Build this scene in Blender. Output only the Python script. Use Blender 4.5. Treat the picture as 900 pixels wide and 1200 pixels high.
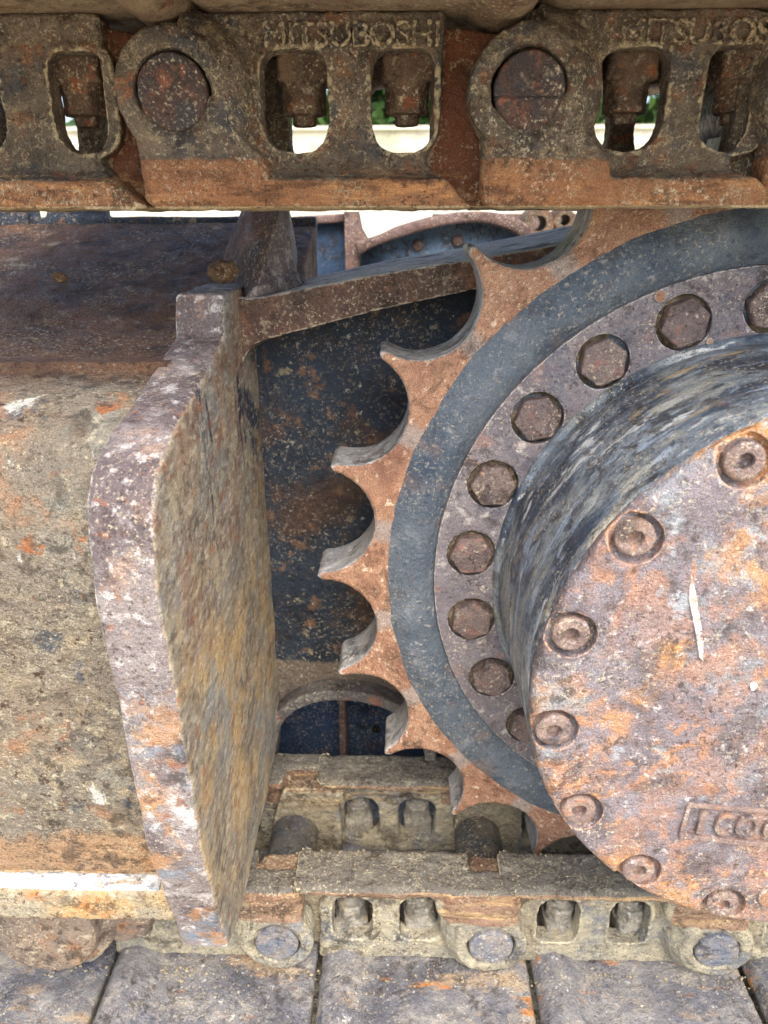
import bpy, bmesh, math, random
from math import pi, sin, cos, radians
from mathutils import Vector, Matrix
import numpy as np

random.seed(7)
for o in list(bpy.data.objects):
    bpy.data.objects.remove(o)
scene = bpy.context.scene
COL = scene.collection

# ------------------------------------------------------------------ camera
F, PITCH, YAW, ROLL = 859.67, .385, -.0208, -.0023      # focal length in pixels of a 900x1200 picture
W_ = Vector((sin(YAW)*cos(PITCH), cos(YAW)*cos(PITCH), -sin(PITCH)))
r0 = W_.cross(Vector((0, 0, 1))).normalized()
u0 = r0.cross(W_)
R_ = r0*cos(ROLL)+u0*sin(ROLL)
U_ = -r0*sin(ROLL)+u0*cos(ROLL)
cd = bpy.data.cameras.new('camera')
cd.sensor_fit = 'VERTICAL'
cd.sensor_height = 36
cd.lens = F/1200*36
cd.clip_start = .01
cd.dof.use_dof = True
cd.dof.focus_distance = .52
cd.dof.aperture_fstop = 11
cd.clip_end = 500
cam = bpy.data.objects.new('camera', cd)
cam.matrix_world = Matrix((R_, U_, -W_)).transposed().to_4x4()
COL.objects.link(cam)
scene.camera = cam

# ------------------------------------------------------------------ light
SUN_EL, SUN_AZ = radians(52), radians(166)      # azimuth clockwise from +Y: high behind the camera, veiled
world = bpy.data.worlds.new('World')
scene.world = world
world.use_nodes = True
nt = world.node_tree
nt.nodes.clear()
sky = nt.nodes.new('ShaderNodeTexSky')
sky.sky_type = 'NISHITA'
sky.sun_disc = False
sky.sun_elevation = SUN_EL
sky.sun_rotation = SUN_AZ
sky.air_density = 1.0
sky.dust_density = 2.5
sky.ozone_density = 1.0
bg = nt.nodes.new('ShaderNodeBackground')
bg.inputs['Strength'].default_value = .15
wo = nt.nodes.new('ShaderNodeOutputWorld')
nt.links.new(sky.outputs[0], bg.inputs[0])
nt.links.new(bg.outputs[0], wo.inputs[0])
sd = bpy.data.lights.new('sun', 'SUN')
sd.energy = 1.5
sd.angle = radians(45)
sd.color = (1, .975, .94)
sun = bpy.data.objects.new('sun', sd)
sdir = Vector((sin(SUN_AZ)*cos(SUN_EL), cos(SUN_AZ)*cos(SUN_EL), sin(SUN_EL)))
sun.rotation_euler = sdir.to_track_quat('Z', 'Y').to_euler()
COL.objects.link(sun)
vs = scene.view_settings
vs.view_transform = 'Standard'
vs.look = 'None'
vs.gamma = 1
vs.exposure = 1.2
vs.use_curve_mapping = False
scene.cycles.max_bounces = 6
scene.cycles.diffuse_bounces = 4


# ------------------------------------------------------------------ helpers
def ray(px, py): return W_+R_*((px-450)/F)-U_*((py-600)/F)
def at(px, py, Y): d = ray(px, py); return d*(Y/d.y)
def atX(px, py, X): d = ray(px, py); return d*(X/d.x)
def atZ(px, py, Z): d = ray(px, py); return d*(Z/d.z)


def xz(pts, Y):
    return [(at(x, y, Y).x, at(x, y, Y).z) for x, y in pts]


def circle(cx, cz, r, n=48, a0=0.0):
    return [(cx+r*cos(a0+2*pi*i/n), cz+r*sin(a0+2*pi*i/n)) for i in range(n)]


def rounded(pts, r, n=6):
    """round the corners of a polygon; r is a number or one per corner"""
    out = []
    N = len(pts)
    rr = r if isinstance(r, (list, tuple)) else [r]*N
    for i in range(N):
        p0, p, p1 = Vector(pts[i-1]), Vector(pts[i]), Vector(pts[(i+1) % N])
        a, b = (p0-p), (p1-p)
        k = min(rr[i], a.length*.49, b.length*.49)
        s, e = p+a.normalized()*k, p+b.normalized()*k
        for j in range(n+1):
            t = j/n
            q = s*(1-t)**2+p*2*t*(1-t)+e*t*t
            out.append((q.x, q.y))
    return out


def smooth_line(pts, n=8):
    """Catmull-Rom through the points (open)"""
    P = [Vector(p) for p in pts]
    P = [P[0]*2-P[1]]+P+[P[-1]*2-P[-2]]
    out = []
    for i in range(1, len(P)-2):
        for j in range(n):
            t = j/n
            a, b, c, d = P[i-1], P[i], P[i+1], P[i+2]
            q = .5*((2*b)+(c-a)*t+(2*a-5*b+4*c-d)*t*t+(3*b-a-3*c+d)*t**3)
            out.append(tuple(q))
    out.append(tuple(P[-2]))
    return out


def flat(loops, lo, hi, bev=0.0, axis='Y', res=2):
    """a closed plate: outline and holes filled, from lo to hi along the axis, edges rounded by bev"""
    cu = bpy.data.curves.new('outline', 'CURVE')
    cu.dimensions = '2D'
    cu.fill_mode = 'BOTH'
    cu.extrude = max((hi-lo)/2-bev, 1e-5)
    cu.bevel_depth = bev
    cu.offset = -bev
    cu.bevel_resolution = res
    for lp in loops:
        s = cu.splines.new('POLY')
        s.points.add(len(lp)-1)
        for i, p in enumerate(lp):
            s.points[i].co = (p[0], p[1], 0, 1)
        s.use_cyclic_u = True
    o = bpy.data.objects.new('outline', cu)
    COL.objects.link(o)
    dg = bpy.context.evaluated_depsgraph_get()
    me = bpy.data.meshes.new_from_object(o.evaluated_get(dg))
    bpy.data.objects.remove(o)
    bpy.data.curves.remove(cu)
    mid = (lo+hi)/2
    if axis == 'Y':
        M = Matrix(((1, 0, 0, 0), (0, 0, -1, mid), (0, 1, 0, 0), (0, 0, 0, 1)))
    elif axis == 'X':
        M = Matrix(((0, 0, 1, mid), (1, 0, 0, 0), (0, 1, 0, 0), (0, 0, 0, 1)))
    else:
        M = Matrix.Translation((0, 0, mid))
    me.transform(M)
    return me


def text_mesh(txt, size, depth, width=None):
    cu = bpy.data.curves.new('text', 'FONT')
    cu.body = txt
    cu.size = size
    cu.extrude = depth
    cu.bevel_depth = size*.02
    cu.align_x = 'LEFT'
    o = bpy.data.objects.new('text', cu)
    COL.objects.link(o)
    dg = bpy.context.evaluated_depsgraph_get()
    me = bpy.data.meshes.new_from_object(o.evaluated_get(dg))
    bpy.data.objects.remove(o)
    bpy.data.curves.remove(cu)
    if width:
        xs = [v.co.x for v in me.vertices]
        me.transform(Matrix.Diagonal((width/(max(xs)-min(xs)), 1, 1, 1)))
    me.transform(Matrix(((1, 0, 0, 0), (0, 0, -1, 0), (0, 1, 0, 0), (0, 0, 0, 1))))
    return me


def merge(meshes, name='mesh'):
    bm = bmesh.new()
    for m in meshes:
        bm.from_mesh(m)
    bmesh.ops.remove_doubles(bm, verts=bm.verts, dist=1e-5)
    bmesh.ops.recalc_face_normals(bm, faces=bm.faces)
    me = bpy.data.meshes.new(name)
    bm.to_mesh(me)
    bm.free()
    for m in meshes:
        bpy.data.meshes.remove(m)
    return me


def closed_hull(points):
    bm = bmesh.new()
    for p in points:
        bm.verts.new(p)
    bmesh.ops.convex_hull(bm, input=bm.verts)
    me = bpy.data.meshes.new('hull')
    bm.to_mesh(me)
    bm.free()
    return me


def box(x0, x1, y0, y1, z0, z1):
    return closed_hull([(x, y, z) for x in (x0, x1) for y in (y0, y1) for z in (z0, z1)])


CL = {}
def clouds(scale, depth=2):
    k = (scale, depth)
    if k not in CL:
        t = bpy.data.textures.new('clouds', 'CLOUDS')
        t.noise_scale = scale
        t.noise_depth = depth
        CL[k] = t
    return CL[k]


def cast(meshes, voxel=.0013, smooth=4, disp=((.0016, .02), (.0006, .005)), cut=None, offset=None):
    """weld pieces into one cast body: voxel remesh, soften, and give it an uneven skin"""
    me = merge(meshes) if isinstance(meshes, list) else meshes
    o = bpy.data.objects.new('body', me)
    COL.objects.link(o)
    cutter = None
    if cut is not None:
        cutter = bpy.data.objects.new('cutter', cut)
        COL.objects.link(cutter)
        b = o.modifiers.new('b', 'BOOLEAN')
        b.operation = 'DIFFERENCE'
        b.object = cutter
        b.solver = 'EXACT'
    m = o.modifiers.new('r', 'REMESH')
    m.mode = 'VOXEL'
    m.voxel_size = voxel
    m.use_smooth_shade = True
    if smooth:
        s = o.modifiers.new('s', 'SMOOTH')
        s.factor = .5
        s.iterations = smooth
    if offset:
        o.location = offset
    for st, sc in disp:
        d = o.modifiers.new('d', 'DISPLACE')
        d.texture = clouds(sc)
        d.strength = st
        d.mid_level = .5
        d.texture_coords = 'GLOBAL' if offset else 'LOCAL'
    dg = bpy.context.evaluated_depsgraph_get()
    out = bpy.data.meshes.new_from_object(o.evaluated_get(dg))
    bpy.data.objects.remove(o)
    if cutter:
        bpy.data.objects.remove(cutter)
    bpy.data.meshes.remove(me)
    out.shade_smooth()
    return out


def lathe(profile, n=160, cx=0, cz=0, y=0, close=True):
    """profile of (radius, y) turned round the Y axis"""
    bm = bmesh.new()
    rings = []
    for r, yy in profile:
        rings.append([bm.verts.new((cx+r*cos(2*pi*i/n), y+yy, cz+r*sin(2*pi*i/n))) for i in range(n)])
    for a, b in zip(rings, rings[1:]):
        for i in range(n):
            bm.faces.new((a[i], a[(i+1) % n], b[(i+1) % n], b[i]))
    if close:
        bm.faces.new(rings[0])
        bm.faces.new(list(reversed(rings[-1])))
    bmesh.ops.recalc_face_normals(bm, faces=bm.faces)
    me = bpy.data.meshes.new('lathe')
    bm.to_mesh(me)
    bm.free()
    me.shade_smooth()
    return me


def ring_lathe(profile, n=160, **k):
    """closed profile loop turned into a ring"""
    return lathe(list(profile)+[profile[0]], n, close=False, **k)


def tag(o, label=None, cat=None, group=None, kind=None):
    for k, v in (('label', label), ('category', cat), ('group', group), ('kind', kind)):
        if v:
            o[k] = v
    return o


def thing(name, loc, label, cat, group=None):
    o = bpy.data.objects.new(name, None)
    o.empty_display_size = .05
    o.location = loc
    COL.objects.link(o)
    return tag(o, label, cat, group)


def world_loc(o):
    v = Vector(o.location)
    while o.parent:
        o = o.parent
        v = v+Vector(o.location)
    return v


def part(name, me, mat, parent, smooth=None, label=None):
    """me is in world coordinates"""
    if parent is not None:
        me.transform(Matrix.Translation(-world_loc(parent)))
    o = bpy.data.objects.new(name, me)
    COL.objects.link(o)
    me.name = name
    me.materials.clear()
    me.materials.append(mat)
    if smooth:
        me.shade_smooth()
        if smooth != True:
            pass
    if parent is not None:
        o.parent = parent
    if label:
        o['label'] = label
    return o


def place(name, me, mat, parent, loc, rot=(0, 0, 0), label=None):
    """a shared local mesh put at loc (relative to the parent)"""
    o = bpy.data.objects.new(name, me)
    COL.objects.link(o)
    if not me.materials:
        me.materials.append(mat)
    o.parent = parent
    o.location = loc
    o.rotation_euler = rot
    if label:
        o['label'] = label
    return o


def auto_smooth(me, ang=35):
    me.shade_smooth()
    bm = bmesh.new()
    bm.from_mesh(me)
    for e in bm.edges:
        if len(e.link_faces) == 2 and e.calc_face_angle(0) > radians(ang):
            e.smooth = False
    bm.to_mesh(me)
    bm.free()
    return me


# ------------------------------------------------------------------ materials
def srgb(c):
    r, g, b = c
    m = (r+b)/2
    if g < m and r-b < 45:        # old steel leans brown rather than lilac
        g = g+.25*(m-g)
    # the swatches were noted down too close to the middle: spread them again
    l = .3*r+.55*g+.15*b
    c = tuple(min(250, max(10, 128+(l-128)*1.22+(v-l)*1.22)) for v in (r, g, b))
    return tuple(((v/255)/12.92 if v/255 <= .04045 else ((v/255+.055)/1.055)**2.4) for v in c)+(1,)


def metal(name, base, layers=(), bump=((60, .0012), (260, .0006), (900, .00025)), rough=.7, spec=.35, coord='object', metallic=0.0, origin=None, grain=.4, speck=.6):
    """layered weathered steel.  base=(colour, colour, scale).  each layer: (colour, scale, lo, hi, options)
    options: st=(x,y,z) stretch, d=detail, k=opacity, edge=True (worn convex edges), crev=True (settled dirt in hollows),
    band=(axis, a, b) restricts the layer to where the axis coordinate runs from a (none) to b (full)."""
    m = bpy.data.materials.new(name)
    m.use_nodes = True
    nt = m.node_tree
    N, L = nt.nodes, nt.links
    N.clear()
    out = N.new('ShaderNodeOutputMaterial')
    bs = N.new('ShaderNodeBsdfPrincipled')
    L.new(bs.outputs[0], out.inputs[0])
    tc = N.new('ShaderNodeTexCoord')
    oi = N.new('ShaderNodeObjectInfo')
    mul = N.new('ShaderNodeMath')
    mul.operation = 'MULTIPLY'
    mul.inputs[1].default_value = 17.3
    L.new(oi.outputs['Random'], mul.inputs[0])
    src = tc.outputs['Object']
    sep = N.new('ShaderNodeSeparateXYZ')
    L.new(src, sep.inputs[0])
    if coord == 'polar':
        def M(op, a, b=None):
            q = N.new('ShaderNodeMath')
            q.operation = op
            for i, v in enumerate((a, b)):
                if v is None: continue
                if isinstance(v, (int, float)): q.inputs[i].default_value = v
                else: L.new(v, q.inputs[i])
            return q.outputs[0]
        rr = M('SQRT', M('ADD', M('MULTIPLY', sep.outputs[0], sep.outputs[0]), M('MULTIPLY', sep.outputs[2], sep.outputs[2])))
        th = M('MULTIPLY', M('ARCTAN2', sep.outputs[2], M('MULTIPLY', sep.outputs[0], -1)), .2)
        cb = N.new('ShaderNodeCombineXYZ')
        L.new(rr, cb.inputs[0]); L.new(th, cb.inputs[1]); L.new(sep.outputs[1], cb.inputs[2])
        src = cb.outputs[0]
        sep = N.new('ShaderNodeSeparateXYZ')
        L.new(src, sep.inputs[0])
    if origin:
        ad = N.new('ShaderNodeVectorMath')
        ad.operation = 'ADD'
        L.new(src, ad.inputs[0])
        ad.inputs[1].default_value = origin
        sep = N.new('ShaderNodeSeparateXYZ')
        L.new(ad.outputs[0], sep.inputs[0])
    add = N.new('ShaderNodeVectorMath')
    add.operation = 'ADD'
    L.new(src, add.inputs[0])
    L.new(mul.outputs[0], add.inputs[1])
    vec = add.outputs[0]

    def noise(sc, d=6, st=(1, 1, 1), w=.6, dist=0.0, off=0.0):
        mp = N.new('ShaderNodeMapping')
        mp.inputs['Scale'].default_value = st
        mp.inputs['Location'].default_value = (off, off*.7, off*1.3)
        L.new(vec, mp.inputs[0])
        n = N.new('ShaderNodeTexNoise')
        n.inputs['Scale'].default_value = sc
        n.inputs['Detail'].default_value = d
        n.inputs['Roughness'].default_value = w
        n.inputs['Distortion'].default_value = dist
        L.new(mp.outputs[0], n.inputs['Vector'])
        return n.outputs[0]

    def ramp(v, lo, hi):
        r = N.new('ShaderNodeMapRange')
        r.interpolation_type = 'SMOOTHSTEP'
        r.inputs[1].default_value = lo
        r.inputs[2].default_value = hi
        L.new(v, r.inputs[0])
        return r.outputs[0]

    def mix(f, a, b):
        x = N.new('ShaderNodeMix')
        x.data_type = 'RGBA'
        if isinstance(f, float): x.inputs[0].default_value = f
        else: L.new(f, x.inputs[0])
        for v, i in ((a, 6), (b, 7)):
            if isinstance(v, tuple): x.inputs[i].default_value = v
            else: L.new(v, x.inputs[i])
        return x.outputs[2]

    def mul2(a, b):
        q = N.new('ShaderNodeMath')
        q.operation = 'MULTIPLY'
        q.use_clamp = True
        for v, i in ((a, 0), (b, 1)):
            if isinstance(v, (int, float)): q.inputs[i].default_value = v
            else: L.new(v, q.inputs[i])
        return q.outputs[0]

    def add2(a, b):
        q = N.new('ShaderNodeMath')
        q.operation = 'ADD'
        for v, i in ((a, 0), (b, 1)):
            if isinstance(v, (int, float)): q.inputs[i].default_value = v
            else: L.new(v, q.inputs[i])
        return q.outputs[0]

    c1, c2, s0 = base
    col = mix(ramp(noise(s0, 8, off=3.1), .35, .65), srgb(c1), srgb(c2))
    relief = None
    for i, ly in enumerate(layers):
        c, sc, lo, hi = ly[:4]
        op = ly[4] if len(ly) > 4 else {}
        n = noise(sc, op.get('d', 7), op.get('st', (1, 1, 1)), op.get('w', .65), op.get('dist', 0.0), off=5.7*(i+1))
        if op.get('edge') or op.get('crev'):
            ge = N.new('ShaderNodeNewGeometry')
            p = ramp(ge.outputs['Pointiness'], *( (.505, .56) if op.get('edge') else (.495, .44)))
            f = ramp(add2(mul2(p, 1.0), mul2(add2(n, -.5), .8)), lo, hi)
        elif 'band' in op:
            ax, a, b = op['band']
            p = ramp(sep.outputs['XYZ'.index(ax)], a, b)
            if op.get('inv'):
                q = N.new('ShaderNodeMath'); q.operation = 'SUBTRACT'; q.inputs[0].default_value = 1; L.new(p, q.inputs[1]); p = q.outputs[0]
            if 'band2' in op:
                ax2, a2, b2 = op['band2']
                p = mul2(p, ramp(sep.outputs['XYZ'.index(ax2)], a2, b2))
            f = ramp(add2(p, mul2(add2(n, -.5), op.get('nz', 1.6)) if False else add2(n, -.5)), lo, hi)
        elif op.get('vein'):      # thin wandering ridges of crust: where the noise crosses its middle value
            q = N.new('ShaderNodeMath'); q.operation = 'SUBTRACT'; q.inputs[1].default_value = .5; L.new(n, q.inputs[0])
            q2 = N.new('ShaderNodeMath'); q2.operation = 'ABSOLUTE'; L.new(q.outputs[0], q2.inputs[0])
            f = ramp(q2.outputs[0], hi, lo)
            f = mul2(f, ramp(noise(sc*.35, 3, off=2.2*i+1), .48, .56))
        elif 'lobes' in op:       # once per tooth, counted round the axle
            nn, ph, r0_, r1_ = op['lobes']
            q = N.new('ShaderNodeMath'); q.operation = 'MULTIPLY'; q.inputs[1].default_value = nn/.2; L.new(sep.outputs[1], q.inputs[0])
            q1 = N.new('ShaderNodeMath'); q1.operation = 'ADD'; q1.inputs[1].default_value = ph; L.new(q.outputs[0], q1.inputs[0])
            q2 = N.new('ShaderNodeMath'); q2.operation = 'COSINE'; L.new(q1.outputs[0], q2.inputs[0])
            p = mul2(ramp(q2.outputs[0], .35, 1.0), ramp(sep.outputs[0], r1_, r0_))
            f = ramp(add2(p, add2(n, -.5)), lo, hi)
        else:
            f = ramp(n, lo, hi)
        if 'gate' in op:      # gathered in a few places
            f = mul2(f, ramp(noise(op['gate'][0], 3, off=11.3+i*2.9), op['gate'][1], op['gate'][2]))
        if 'only' in op:      # a layer limited to a zone, its own noise kept
            ax, a, b = op['only']
            f = mul2(f, ramp(sep.outputs['XYZ'.index(ax)], a, b))
        f = mul2(f, op.get('k', 1.0))
        col = mix(f, col, srgb(c))
        if op.get('h'):
            h = mul2(f, 1.0)
            q = N.new('ShaderNodeMath'); q.operation = 'MULTIPLY'; q.inputs[1].default_value = op['h']; L.new(h, q.inputs[0])
            relief = q.outputs[0] if relief is None else add2(relief, q.outputs[0])
    # grime in drifts, then specks of crust and pitting
    if speck:
        gt = ramp(noise(9, 3, off=61.7), .44, .60)
        gr1 = mul2(mul2(ramp(noise(75, 7, off=53.9, w=.7, dist=.4), .50, .60), gt), speck*1.1)
        col = mix(gr1, col, srgb((64, 54, 47)))
        sg1 = ramp(noise(16, 4, off=71.7), .40, .60)
        sg2 = ramp(noise(13, 4, off=83.7), .40, .60)
        col = mix(mul2(mul2(ramp(noise(380, 5, off=31.3, w=.75), .54, .64), sg1), speck*1.25), col, srgb((206, 192, 164)))
        col = mix(mul2(mul2(ramp(noise(300, 5, off=47.1, w=.75), .54, .64), sg2), speck*1.3), col, srgb((62, 50, 44)))
    # fine grain of tone
    g = noise(1400, 3, off=9.9)
    hsv = N.new('ShaderNodeHueSaturation')
    L.new(col, hsv.inputs['Color'])
    gr = N.new('ShaderNodeMapRange')
    gr.inputs[1].default_value = .3; gr.inputs[2].default_value = .7
    gr.inputs[3].default_value = 1-grain; gr.inputs[4].default_value = 1+grain
    L.new(g, gr.inputs[0])
    L.new(gr.outputs[0], hsv.inputs['Value'])
    L.new(hsv.outputs[0], bs.inputs['Base Color'])
    # relief
    tot = relief
    for sc, h in bump:
        st = (1, 1, 1)
        if isinstance(sc, tuple): sc, st = sc
        q = N.new('ShaderNodeMath'); q.operation = 'MULTIPLY'; q.inputs[1].default_value = h*2
        L.new(noise(sc, 5, st, off=sc*.01), q.inputs[0])
        tot = q.outputs[0] if tot is None else add2(tot, q.outputs[0])
    bp = N.new('ShaderNodeBump')
    bp.inputs['Strength'].default_value = 1
    bp.inputs['Distance'].default_value = 1
    L.new(tot, bp.inputs['Height'])
    L.new(bp.outputs[0], bs.inputs['Normal'])
    rr = N.new('ShaderNodeMapRange')
    rr.inputs[3].default_value = rough-.14
    rr.inputs[4].default_value = min(rough+.2, 1)
    rr.inputs[1].default_value = .35; rr.inputs[2].default_value = .65
    L.new(noise(90, 5, off=21), rr.inputs[0])
    L.new(rr.outputs[0], bs.inputs['Roughness'])
    bs.inputs['Specular IOR Level'].default_value = spec
    bs.inputs['Metallic'].default_value = metallic
    return m


ORANGE, RUST, DKRUST, TAN, PALE, NAVY, SLATE, MAUVE = (188, 122, 70), (146, 86, 56), (84, 54, 42), (176, 158, 128), (208, 200, 184), (44, 58, 78), (96, 112, 128), (122, 106, 110)

M = {}
TPH = -22*(pi-2.2933-pi/22)
M['link_top'] = metal('dark crusted link steel', ((104, 94, 82), (128, 114, 98), 45), [
    ((74, 80, 86), 30, .5, .66, dict(k=.7)),
    ((62, 50, 44), 40, .56, .68, dict(k=.7)),
    ((140, 96, 70), 70, .55, .66, dict(k=.65)),
    ((160, 104, 68), 36, .62, .70, dict(k=.7)),
    ((166, 150, 120), 70, .54, .66, dict(k=.6, st=(1, 1, 1.6))),
    ((158, 116, 84), 60, .42, .68, dict(band=('Z', -.040, -.050), k=.85)),
    ((156, 114, 84), 60, .42, .68, dict(band=('Z', -.028, -.040), band2=('X', .058, .046), k=.85)),
    ((122, 80, 58), 60, .45, .70, dict(band=("Y", .018, .024), band2=('X', .142, .154), k=.85)),
    ((192, 144, 100), 44, .5, .64, dict(only=('Z', -.036, -.046), st=(.4, 1, 2.5), k=.7)),
    ((92, 66, 52), 60, .52, .66, dict(only=('Z', -.030, -.046), st=(.5, 1, 2), k=.65)),
    ((120, 86, 66), 110, .56, .68, dict(k=.6)),
    ((184, 168, 136), 75, .004, .020, dict(vein=True, k=.6, d=4, h=.0006)),
    ((176, 158, 126), 90, .50, .9, dict(crev=True, k=.75)),
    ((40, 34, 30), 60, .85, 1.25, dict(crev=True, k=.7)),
    ((186, 170, 138), 120, .5, .9, dict(edge=True, k=.8)),
    ((186, 168, 134), 120, .55, .72, dict(band=('Z', -.0585, -.0605), k=.8)),
], bump=((50, .0022), (220, .0016), (700, .0008)), rough=.68, grain=.5)
M['link_low'] = metal('dusty link steel', ((150, 144, 130), (178, 168, 144), 40), [
    ((118, 122, 128), 26, .48, .64, dict(k=.8)),
    ((206, 194, 162), 90, .55, .68, dict(k=.65)),
    ((152, 122, 100), 60, .5, .64, dict(band=('Z', -.050, -.055), k=.8)),
    ((148, 118, 98), 60, .45, .70, dict(band=('Z', -.022, -.030), band2=('X', .050, .040), k=.85)),
    ((206, 176, 130), 34, .48, .62, dict(only=('Z', -.026, -.036), st=(.3, 1, 3), k=.7)),
    ((100, 78, 66), 44, .50, .62, dict(only=('Z', -.026, -.036), st=(.3, 1, 3), k=.7)),
    ((118, 114, 106), 60, .35, .6, dict(band=('Z', -.0605, -.0628), k=.95)),
    ((156, 150, 134), 40, .52, .66, dict(only=('Z', -.0590, -.0625), k=.7, st=(.5, 1, 1))),
    ((150, 138, 116), 60, .5, .74, dict(band=('Z', -.056, -.048), band2=('X', .150, .160), k=.6)),
    ((196, 182, 146), 90, .45, .9, dict(crev=True, k=.8)),
    ((208, 196, 162), 75, .004, .018, dict(vein=True, k=.55, d=4, h=.0005)),
    ((104, 92, 76), 80, .60, .68, dict(k=.7)),
    ((212, 200, 168), 120, .5, .9, dict(edge=True, k=.7)),
], bump=((50, .0020), (220, .0014), (700, .0007)), rough=.72, grain=.45)
M['pin_top'] = metal('pin end steel', ((98, 76, 68), (82, 76, 76), 60), [
    ((156, 106, 84), 80, .54, .66, dict(k=.7)), ((68, 72, 80), 50, .54, .66, dict(k=.8)), ((166, 156, 138), 110, .62, .7, dict(k=.6))],
    bump=((60, .0014), (260, .0009), (800, .0005)), rough=.6, grain=.5)
M['pin_low'] = metal('pale pin end steel', ((124, 126, 132), (146, 138, 130), 60), [
    ((96, 102, 116), 90, .5, .62, dict(st=(.5, 1, 2), k=.8)), ((200, 190, 168), 120, .58, .68, dict(k=.6))], bump=((80, .0014), (300, .0007)), rough=.6)
M['nut_top'] = metal('grimy nut steel', ((96, 80, 68), (118, 98, 80), 70), [
    ((148, 92, 62), 90, .55, .66, dict(k=.8)), ((160, 148, 124), 130, .56, .68, dict(k=.7))], bump=((120, .0012), (500, .0007)), rough=.7)
M['bushing'] = metal('dark bushing steel', ((84, 86, 88), (112, 106, 96), 30), [((120, 112, 98), 60, .56, .68, dict(k=.7)), ((104, 78, 62), 40, .58, .68, dict(k=.7))], bump=((60, .0012), (300, .0006)), rough=.4, spec=.6)
M['nut_low'] = metal('dusty nut steel', ((158, 152, 138), (132, 128, 120), 70), [
    ((184, 160, 126), 90, .56, .68, dict(k=.8)), ((210, 206, 192), 130, .56, .68, dict(k=.7))], bump=((120, .0009), (500, .0006)), rough=.7)
M['shoe_low'] = metal('blue grey shoe plate', ((120, 118, 122), (142, 138, 134), 22), [
    ((168, 160, 148), 60, .50, .64, dict(k=.7)),
    ((92, 92, 98), 12, .48, .62, dict(k=.7)),
    ((186, 160, 126), 18, .54, .66, dict(st=(.6, 1.5, 1), k=.7)),
    ((190, 134, 82), 26, .60, .66, dict(st=(.5, 1.6, 1), k=.85)),
    ((84, 88, 104), 60, .56, .68, dict(k=.75)),
    ((216, 212, 202), 150, .60, .69, dict(k=.75)),
    ((128, 86, 62), 170, .63, .69, dict(k=.7))], bump=((30, .0022), (140, .0012), (600, .0005)), rough=.55, spec=.5, grain=.45)
M['shoe_top'] = metal('tan shoe plate', ((150, 132, 108), (124, 104, 86), 30), [
    ((112, 72, 52), 40, .55, .68, dict(k=.8))], bump=((60, .0014), (300, .0008)), rough=.7)
M['tooth'] = metal('orange rusted tooth steel', ((152, 116, 96), (170, 136, 112), 40), [
    ((126, 94, 80), 26, .5, .66, dict(k=.75)),
    ((188, 148, 120), 90, .54, .68, dict(k=.65)),
    ((224, 204, 178), 170, .58, .68, dict(k=.7)),
    ((112, 80, 70), 200, .58, .68, dict(k=.6)),
    ((158, 146, 138), 50, .30, 1.2, dict(lobes=(22, TPH, .290, .304), k=.95, w=.8)),
    ((186, 178, 168), 120, .55, .95, dict(edge=True, k=.7)),
], bump=((40, .0014), (200, .0011), (700, .0006)), rough=.62, grain=.45, coord='polar', speck=.5)
M['tooth_side'] = metal('worn contact face with painted sheen', ((150, 150, 150), (172, 170, 166), 30), [  # worn steel, its grey lightened to paint in the highlights on the flanks
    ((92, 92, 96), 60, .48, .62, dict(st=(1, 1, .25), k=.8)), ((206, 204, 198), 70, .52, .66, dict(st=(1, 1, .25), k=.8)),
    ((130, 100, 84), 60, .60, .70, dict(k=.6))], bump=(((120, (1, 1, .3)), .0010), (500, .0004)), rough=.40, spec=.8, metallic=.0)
M['casting'] = metal('blue grey casting', ((92, 101, 110), (108, 115, 121), 14), [
    ((66, 78, 92), 20, .5, .66, dict(k=.75)),
    ((142, 144, 146), 45, .52, .70, dict(k=.6)),
    ((136, 108, 100), 30, .60, .72, dict(k=.6)),
    ((178, 174, 166), 180, .58, .67, dict(k=.6, gate=(9, .46, .58))),
    ((134, 112, 104), 16, .52, .64, dict(k=.55)),
    ((48, 60, 76), 150, .60, .68, dict(k=.6)),
    ((146, 98, 76), 120, .66, .71, dict(k=.8))], bump=((45, .0014), (260, .0010), (800, .0005)), rough=.52, spec=.5, grain=.4, speck=.35)
M['ring'] = metal('mauve grey bolt ring', ((122, 112, 116), (138, 130, 132), 26), [
    ((98, 98, 108), 30, .5, .66, dict(k=.7)),
    ((156, 122, 108), 50, .56, .68, dict(k=.6)),
    ((104, 80, 78), 45, .6, .7, dict(k=.7)),
    ((196, 188, 178), 80, .56, .68, dict(k=.7)),
    ((78, 72, 78), 170, .6, .68, dict(k=.6)),
    ((206, 198, 188), 100, .5, .9, dict(edge=True, k=.7)),
], bump=((60, .0014), (260, .0009), (800, .0005)), rough=.6, spec=.45, grain=.45)
M['bolt'] = metal('purple brown bolt steel', ((112, 98, 96), (130, 114, 108), 60), [
    ((146, 108, 96), 120, .54, .66, dict(k=.7)), ((82, 74, 82), 60, .56, .68, dict(k=.7)), ((196, 178, 160), 220, .6, .68, dict(k=.7))],
    bump=((90, .0012), (400, .0008)), rough=.58, spec=.45, grain=.45)
M['bolt_dirt'] = metal('dirt packed round bolt', ((138, 124, 104), (104, 90, 76), 90), [((176, 162, 134), 150, .55, .7)], bump=((150, .002), (500, .0008)), rough=.85)
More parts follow.
